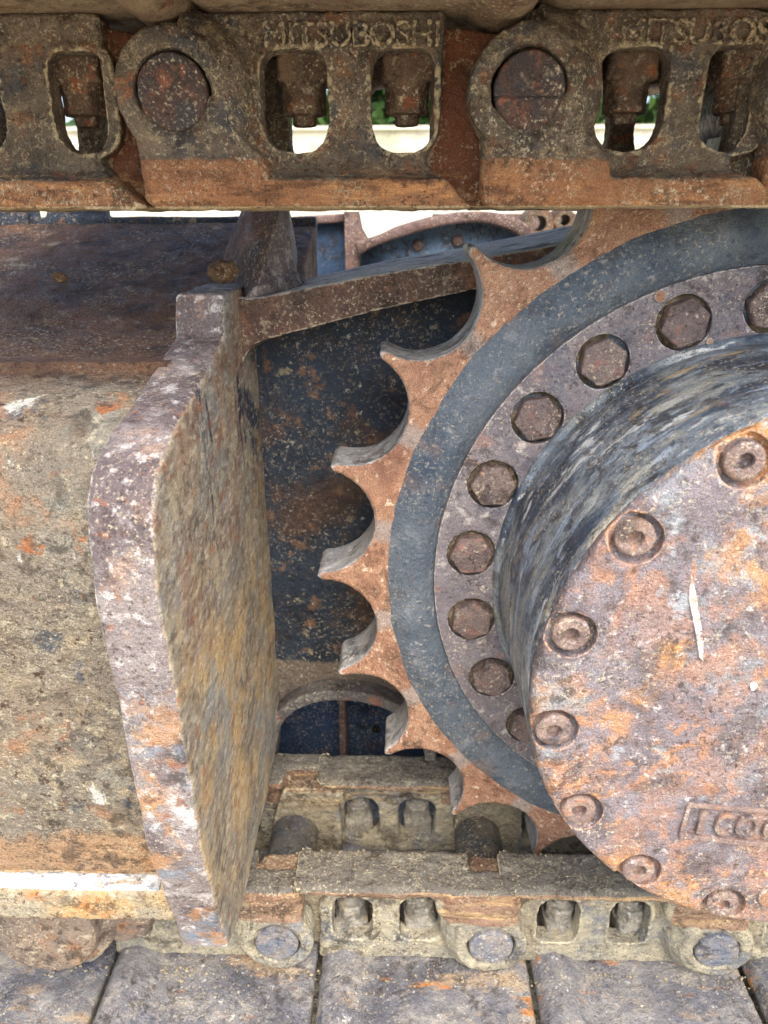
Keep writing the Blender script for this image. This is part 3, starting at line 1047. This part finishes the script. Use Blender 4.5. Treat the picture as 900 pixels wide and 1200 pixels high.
# far side links: one cast body, mirrored, shared
fm = link_meshes(.2, [(.045, .084), (.103, .153)], .158, voxel=.0016, seed=31)
fl0 = link_meshes(.194, [(.092-at(510, 960, .617).x, .092-at(466, 960, .617).x), (.092-at(445, 960, .617).x, .092-at(401, 960, .617).x)], .158, voxel=.0014, seed=33, low=True, win=(.0235, -.0320))
for me_ in (fm, fl0):
    bm = bmesh.new(); bm.from_mesh(me_)
    for v in bm.verts: v.co.y = -v.co.y
    bmesh.ops.reverse_faces(bm, faces=bm.faces)
    bm.to_mesh(me_); bm.free()
fl = fl0
for i, p in enumerate((-.3289, -.1288, .0723, .2723)):
    t = thing('track_link', (p, .650, PZT), 'inner side link of the upper run behind the %s' % ('left edge link', 'link with the plain round pin end', 'link with the cracked pin end', 'right edge link')[i], 'track link', 'links of the inner side chain')
    place('side_plate', fm, M['link_top'], t, (0, 0, 0))
for i, p in enumerate((-.1, .092, .286, .486)):
    t = thing('track_link', (p, .650, PZB), 'inner side link of the lower run, %s' % ('behind the guard plate', 'its two windows seen left below the sprocket', 'under the lowest sprocket teeth', 'behind the hub')[i], 'track link', 'links of the inner side chain')
    t.rotation_euler = (0, pi, 0)
    place('side_plate', fl, M['link_low'], t, (0, 0, 0))

# shoes
STM, SLM = (M['shoe_top'], M['nut_top']), (M['shoe_low'], M['nut_low'])
add_shoe(-.325, .200, ZT, False, (at(-33, 100, YN+.043).x, at(97, 100, YN+.043).x), STM, 'tan shoe plate above the upper left link', 1)
add_shoe(-.122, .190, ZT, False, (at(356, 100, YN+.043).x, at(477, 100, YN+.043).x), STM, 'tan shoe plate above the link with the plain round pin end', 2)
add_shoe(.074, .160, ZT, False, (at(734, 100, YN+.043).x, at(864, 100, YN+.043).x), STM, 'tan shoe plate above the link with the cracked pin end', 3)
add_shoe(.238, .190, ZT, False, (.31, .37), STM, 'tan shoe plate above the right edge link', 4)
ZB = PZB-HT
sx = [atZ(x, 1140, ZB).x for x in (128, 373, 622, 872)]
xs_ = [sx[0]-.2]+sx+[sx[3]+.2]
lab = ['grey shoe plate at the bottom left corner', 'grey shoe plate with an orange patch below the guard plate foot', 'grey shoe plate in the bottom middle with a long tan streak', 'grey shoe plate below the hub cover', 'grey shoe plate at the bottom right corner']
nx = [(-.415, -.353), (-.245, -.185), (at(412, 1073, YN+.041).x, at(492, 1073, YN+.041).x), (at(655, 1073, YN+.041).x, at(738, 1073, YN+.041).x), (.357, .417)]
for i in range(5):
    add_shoe(xs_[i+1]-.004, xs_[i+1]-xs_[i]-.018, ZB, True, nx[i], SLM, lab[i], 21+i)

# =================================================================== TRACK FRAME
GX = -.1274


def make_frame():
    t = thing('undercarriage_side', (-.2, .6, -.3), 'rusty welded track frame with bulging housing, thick guard plate and dark web behind the sprocket', 'track frame')
    # guard plate
    front = [(.5497, -.0533), (.5388, -.082), (.4775, -.0975), (.416, -.110), (.3718, -.1230), (.3570, -.136), (.3486, -.1516), (.3458, -.17), (.3447, -.2), (.3520, -.282), (.3577, -.385), (.3915, -.5175)]
    prof = [front[0]]+smooth_line(front[1:-1], 5)+[front[-1]]+[(.440, -.5350), (.599, -.528), (.66, -.522), (.66, -.0533)]
    me = cast([flat([prof], GX-.036, GX, .0035, axis='X', res=3)], .0018, 4, ((.0030, .05), (.0010, .014)))
    g = part('guard_plate', me, M['guard'], t)
    # the edge that faces us has a look of its own
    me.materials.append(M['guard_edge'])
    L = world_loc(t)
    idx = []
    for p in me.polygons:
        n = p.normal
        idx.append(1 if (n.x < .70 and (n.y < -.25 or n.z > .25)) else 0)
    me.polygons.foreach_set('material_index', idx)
    # housing shell: profile in depth and height swept along x
    pr = [(.425, -.470), (.404, -.4557), (.400, -.40), (.396, -.33), (.392, -.26), (.390, -.21), (.393, -.17), (.402, -.140), (.418, -.121), (.450, -.107), (.4890, -.0975)]
    up = [(.4905, -.0915), (.52, -.0915), (.57, -.0810), (.64, -.0560), (.72, -.0320), (.775, -.0130), (.80, -.0090), (.815, -.03)]
    a = smooth_line(pr, 8); b = smooth_line(up, 8)
    line = a+b
    # resample
    pts = [Vector(line[0])]
    for p, q in zip(line, line[1:]):
        p, q = Vector(p), Vector(q)
        n = max(1, int((q-p).length/.0025))
        for j in range(1, n+1): pts.append(p.lerp(q, j/n))
    X0, X1, nxs = -.66, GX-.028, 190
    V, Fc = [], []
    from mathutils import noise as mn
    for i in range(nxs+1):
        x = X0+(X1-X0)*i/nxs
        for p in pts:
            d = mn.noise(Vector((x*14, p.x*14, p.y*14)))*.0030+mn.noise(Vector((x*60, p.x*60, p.y*60)))*.0012
            s = 1.0
            V.append((x, p.x-d*s, p.y+d*.4))
    n = len(pts)
    for i in range(nxs):
        for j in range(n-1):
            k = i*n+j
            Fc.append((k, k+n, k+n+1, k+1))
    me = bpy.data.meshes.new('housing'); me.from_pydata(V, [], Fc)
    me.shade_smooth()
    bm = bmesh.new(); bm.from_mesh(me); bmesh.ops.recalc_face_normals(bm, faces=bm.faces)
    # face the camera side
    if sum(f.normal.y for f in bm.faces) > 0: bmesh.ops.reverse_faces(bm, faces=bm.faces)
    bm.to_mesh(me); bm.free()
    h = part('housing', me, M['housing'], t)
    # the roof runs on behind the guard to the post
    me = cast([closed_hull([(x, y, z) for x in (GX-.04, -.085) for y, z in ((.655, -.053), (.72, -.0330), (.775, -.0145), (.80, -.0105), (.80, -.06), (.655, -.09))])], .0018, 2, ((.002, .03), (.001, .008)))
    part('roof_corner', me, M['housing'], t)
    # ledge and lower strip
    me = cast([flat([rounded([(.388, -.459), (.388, -.487), (.400, -.489), (.43, -.489), (.43, -.457), (.404, -.4545)], .003, 3)], X0, GX-.037, .001, axis='X')], .0018, 2, ((.0022, .03), (.001, .007)))
    part('lower_strip', me, M['housing_low'], t)
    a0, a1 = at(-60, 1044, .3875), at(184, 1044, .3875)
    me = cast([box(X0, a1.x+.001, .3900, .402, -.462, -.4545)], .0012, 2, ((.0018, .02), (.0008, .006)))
    part('ledge', me, M['pale_rim'], t)  # near-white strip broken by grey and tan patches
    # rim at the rear of the housing roof with small brackets
    me = cast([box(X0, -.085, .797, .812, -.02, -.0015), box(-.405, -.375, .79, .82, -.01, .012), box(-.36, -.30, .80, .815, -.01, .006)], .0025, 1, ((.002, .03),))
    part('roof_rim', me, M['web'], t)
    # web plate with an arched opening
    YW = .66
    arch = smooth_line(xz([(322, 905), (328, 850), (345, 822), (380, 808), (430, 810), (468, 826), (492, 850), (500, 905)], YW), 6)
    top = [(p[0], p[1]-.012) for p in xz([(262, 345), (340, 342), (434, 324), (551, 305), (700, 279)], .6)]
    z0 = -.545
    outl = [(GX-.03, z0)]+[arch[0]]+arch[1:]+[(arch[-1][0], z0), (.75, z0), (.75, top[-1][1])]+top[::-1]+[(GX-.03, top[0][1])]
    me = auto_smooth(merge([flat([outl], YW, YW+.014, .001)]))
    part('web_plate', me, M['web'], t)
    # arch rim: flange that follows the opening
    mid = [Vector(p) for p in arch]
    lo, hi = [], []
    for i, p in enumerate(mid):
        d = (mid[min(i+1, len(mid)-1)]-mid[max(i-1, 0)]).normalized()
        nrm = Vector((-d.y, d.x))
        lo.append(tuple(p)); hi.append(tuple(p+nrm*.0125))
    me = cast([flat([lo+hi[::-1]], YW-.022, YW+.03, .001)], .0016, 2, ((.002, .02), (.001, .006)))
    part('arch_rim', me, M['arch'], t)
    # flange beam
    YF = .6
    tp = smooth_line(xz([(250, 342), (290, 350), (340, 341), (390, 332), (434, 323), (490, 314), (551, 305), (668, 284), (1000, 232)], YF), 2)
    bt = smooth_line(xz([(284, 428), (292, 412), (306, 400), (370, 383), (434, 366), (490, 354), (557, 340), (668, 322), (1000, 275)], YF), 2)
    bk = smooth_line(xz([(268, 344), (305, 338), (346, 331), (390, 320), (434, 309), (490, 299), (551, 288), (668, 264), (1000, 200)], .70), 2)
    segs = []
    for i in range(len(tp)-1):
        pp = []
        for a_, b_, c_ in ((tp[i], bt[i], bk[i]), (tp[i+1], bt[i+1], bk[i+1])):
            x_ = a_[0]
            pp += [(a_[0], YF, a_[1]), (b_[0], YF, b_[1]), (c_[0], .70, c_[1]), (c_[0], .70, c_[1]-(a_[1]-b_[1]))]
        segs.append(closed_hull(pp))
    me = cast(segs, .0018, 3, ((.0022, .03), (.001, .006)))
    f = part('top_flange', me, M['flange'], t)
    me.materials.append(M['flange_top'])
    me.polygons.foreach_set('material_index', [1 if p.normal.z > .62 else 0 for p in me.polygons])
    # upright post on the roof corner
    A = [at(248, 338, .70), at(298, 348, .60), at(348, 333, .64), at(352, 315, .74), at(255, 312, .76)]
    B = [at(285, 246, .70), at(328, 246, .655), at(337, 246, .66), at(334, 246, .74), at(285, 246, .76)]
    B = [b+(b-a)*.25 for a, b in zip(A, B)]
    foot = [at(286, 352, .60), at(352, 338, .63), at(362, 326, .66), at(300, 335, .60), at(348, 318, .64), at(250, 345, .72), at(290, 322, .70)]
    me = cast([closed_hull(A+B), closed_hull(foot)], .0016, 5, ((.0024, .02), (.001, .005)))
    part('post', me, M['post'], t)
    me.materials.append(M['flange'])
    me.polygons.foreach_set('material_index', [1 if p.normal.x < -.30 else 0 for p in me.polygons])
    # small lump of dirt and weld heads on the roof
    for px, py, r, Y in ((262, 318, .012, .60), (70, 325, .006, .60)):
        p = at(px, py, Y)
        bm = bmesh.new(); bmesh.ops.create_icosphere(bm, subdivisions=4, radius=r)
        for v in bm.verts:
            v.co *= 1+.25*mn.noise(v.co*160)
            v.co.z *= .7
            v.co += p
        me = bpy.data.meshes.new('lump'); bm.to_mesh(me); bm.free(); me.shade_smooth()
        part('dirt_lump', me, M['dirt'], t)
    # inner panel behind the arch, with a rib
    YP = .80
    p0, p1 = at(290, 905, YP), at(520, 905, YP)
    part('inner_panel', merge([box(p0.x-.1, .75, YP, YP+.01, -.75, -.42)]), M['panel_dark'], t)
    a, b = at(403, 815, YP-.01), at(403, 900, YP-.01)
    part('panel_rib', cast([box(a.x-.004, a.x+.004, YP-.045, YP+.002, -.74, -.43)], .002, 2, ((.001, .01),)), M['frame_brown'], t)
    p = at(441, 854, YP)
    part('hole_plug', auto_smooth(merge([flat([circle(p.x, p.z, .006, 20)], YP-.001, YP+.004, 0)])), M['black'], t)


M['housing_low'] = metal('rust freckled strip', ((176, 150, 112), (156, 148, 130), 20), [
    ((190, 128, 76), 40, .52, .64, dict(k=.8)), ((120, 96, 80), 70, .56, .68, dict(k=.7)), ((206, 196, 170), 90, .58, .68, dict(k=.6)), ((100, 60, 40), 160, .63, .68, dict(k=.8))],
    bump=((60, .0016), (300, .0009)), rough=.68)
M['arch'] = metal('grey rusted arch rim', ((120, 116, 110), (96, 92, 92), 30), [((150, 104, 84), 50, .55, .66, dict(k=.7)), ((180, 172, 152), 100, .58, .68, dict(k=.7))], bump=((60, .002), (260, .001)), rough=.7)
M['dirt'] = metal('dried dirt', ((118, 92, 72), (140, 116, 90), 60), bump=((150, .003), (600, .001)), rough=.9)
M['panel_dark'] = metal('blue inner panel', ((62, 78, 104), (74, 88, 108), 14), [((110, 84, 66), 24, .56, .68, dict(k=.6)), ((40, 48, 62), 18, .52, .66, dict(k=.7)), ((140, 120, 84), 60, .64, .7, dict(k=.7))], bump=((50, .0012), (200, .0006)), rough=.5)
M['black'] = metal('dark hole', ((14, 13, 14), (20, 18, 18), 50), rough=.9)
make_frame()


# =================================================================== OTHER SIDE OF THE MACHINE
def far_frame():
    Y = 1.15
    t = thing('far_frame', at(480, 330, Y), 'blue panelled far side frame with brown arched bar, seen above the flange', 'machine frame')
    def poly(pts, y0, y1, bev=.002): return auto_smooth(merge([flat([xz(pts, Y)], y0, y1, bev)]))
    part('panel', poly([(325, 258), (406, 256), (408, 420), (325, 420)], Y+.01, Y+.02), M['panel_navy'], t, label='dark navy panel left of the upright bar')
    part('panel', poly([(420, 296), (450, 278), (500, 264), (560, 254), (606, 268), (640, 310), (640, 420), (420, 420)], Y+.01, Y+.02), M['panel'], t, label='blue grey panel under the arched bar')
    part('upright_bar', poly([(404, 248), (420, 248), (424, 268), (432, 282), (422, 300), (424, 420), (407, 420)], Y-.02, Y+.03, .004), M['frame_brown'], t)
    top = smooth_line([(418, 282), (440, 277), (470, 264), (520, 251), (560, 248), (595, 253), (620, 268), (640, 300)], 5)
    bot = smooth_line([(630, 318), (612, 282), (590, 268), (560, 261), (520, 264), (475, 276), (440, 288), (420, 300)], 5)
    part('arched_bar', poly([tuple(p) for p in top+bot], Y-.03, Y+.04, .004), M['frame_brown'], t)
    part('top_bar', poly([(325, 255), (410, 250), (410, 260), (325, 266)], Y-.01, Y+.03, .003), M['frame_brown'], t)
    for px, py in ((490, 287), (536, 282)):
        p = at(px, py, Y+.01)
        part('bolt', lathe([(.001, .004), (.0085, .004), (.0085, -.006), (.006, -.010), (.001, -.010)], 24, cx=p.x, cz=p.z, y=p.y), M['frame_brown'], t)
    # pipes beyond the arch
    Y2 = 1.5
    t2 = thing('hose_fitting', at(640, 262, Y2), 'dark round hose fittings behind the arched bar, right under the upper link', 'fitting')
    for px, py, r in ((632, 262, .028), (662, 258, .020)):
        p = at(px, py, Y2)
        part('collar', auto_smooth(ring_lathe([(r*.5, .08), (r*.5, 0), (r, 0), (r, .08)], 32, cx=p.x, cz=p.z, y=p.y)), M['nut_top'], t2)
    p = at(650, 300, Y2+.09)
    part('carrier', merge([box(p.x-.14, p.x+.16, p.y, p.y+.06, p.z-.3, p.z+.02)]), M['nut_top'], t2)
    q = at(508, 246, Y2+.2)
    part('rail', merge([box(q.x, q.x+.6, q.y, q.y+.05, q.z-.06, q.z-.008)]), M['frame_brown'], t2)


M['panel_navy'] = metal('navy panel', ((62, 82, 104), (74, 92, 112), 8), [((150, 150, 140), 30, .64, .7, dict(k=.6)), ((90, 70, 64), 24, .58, .7, dict(k=.6))], rough=.5)
far_frame()


# =================================================================== ROLLER under the housing
def roller():
    c = at(56, 1082, .43)
    t = thing('track_roller', c, 'rusty track roller end peeking out beneath the housing strip at the lower left', 'roller')
    r = .050
    me = cast([lathe([(.001, .09), (r*1.16, .09), (r*1.16, .018), (r*1.1, .004), (r*.93, .001), (r*.90, -.003), (r*.86, -.010), (r*.5, -.012), (.001, -.012)], 96, cx=c.x, cz=c.z, y=.43)], .0016, 2, ((.0022, .02), (.001, .006)))
    part('roller_end', me, M['roller'], t)
    q = at(140, 1080, .44)
    me = cast([lathe([(.001, .04), (.030, .04), (.030, .002), (.026, -.003), (.001, -.005)], 48, cx=q.x, cz=q.z+.006, y=.44)], .0014, 2, ((.002, .015), (.001, .005)))
    part('bearing_cap', me, M['roller'], t)


M['roller'] = metal('brown grey roller casting', ((126, 114, 104), (144, 128, 112), 20), [
    ((98, 88, 86), 24, .48, .62, dict(k=.8)), ((158, 120, 90), 30, .52, .64, dict(k=.7)), ((186, 174, 150), 80, .55, .66, dict(k=.6)),
    ((200, 184, 152), 90, .5, .9, dict(edge=True, k=.7))], bump=((60, .0014), (300, .0009)), rough=.68)
roller()


# =================================================================== CRUMBS of dried mud on the lower run
def crumbs():
    from mathutils import noise as mn
    rnd = random.Random(12)
    V, Fc = [], []
    bm = bmesh.new(); bmesh.ops.create_icosphere(bm, subdivisions=1, radius=1)
    base = [v.co.copy() for v in bm.verts]; fs = [[v.index for v in f.verts] for f in bm.faces]; bm.free()
    def lump(x, y, z, r):
        k = len(V); o = Vector((rnd.random()*50, rnd.random()*50, 0))
        sx, sy, sz = rnd.uniform(.7, 1.3), rnd.uniform(.7, 1.3), rnd.uniform(.5, .8)
        for v in base:
            q = v*(1+.5*mn.noise(v*1.3+o))
            V.append((x+q.x*r*sx, y+q.y*r*sy, z+q.z*r*sz))
        Fc.extend([[i+k for i in f] for f in fs])
    for i in range(260):        # along the foot of the near links
        r = rnd.uniform(.0004, .0014)*(1.7 if rnd.random() < .08 else 1)
        lump(rnd.uniform(-.33, .45), YN+.004-abs(rnd.gauss(0, .009)), ZB+.0012+r*.2, r)
    for i in range(500):        # between the two rows of links
        r = rnd.uniform(.001, .0035)
        lump(rnd.uniform(-.2, .45), rnd.uniform(.525, .60), ZB+.001+r*.2, r)
    for i in range(90):         # on the rail heads
        r = rnd.uniform(.0005, .0013)
        lump(rnd.uniform(-.1, .3), rnd.uniform(YN+.008, YN+.044), PZB+.0655, r)
    me = bpy.data.meshes.new('mud_crumbs'); me.from_pydata(V, [], Fc)
    o = part('mud_crumbs', me, M['crumb'], None)
    tag(o, 'pale crumbs of dried mud lying on the lower shoes along the foot of the links', 'dried mud', kind='stuff')


M['crumb'] = metal('pale dried mud', ((150, 136, 112), (176, 162, 136), 40), bump=((300, .001),), rough=.9, speck=.2)
crumbs()
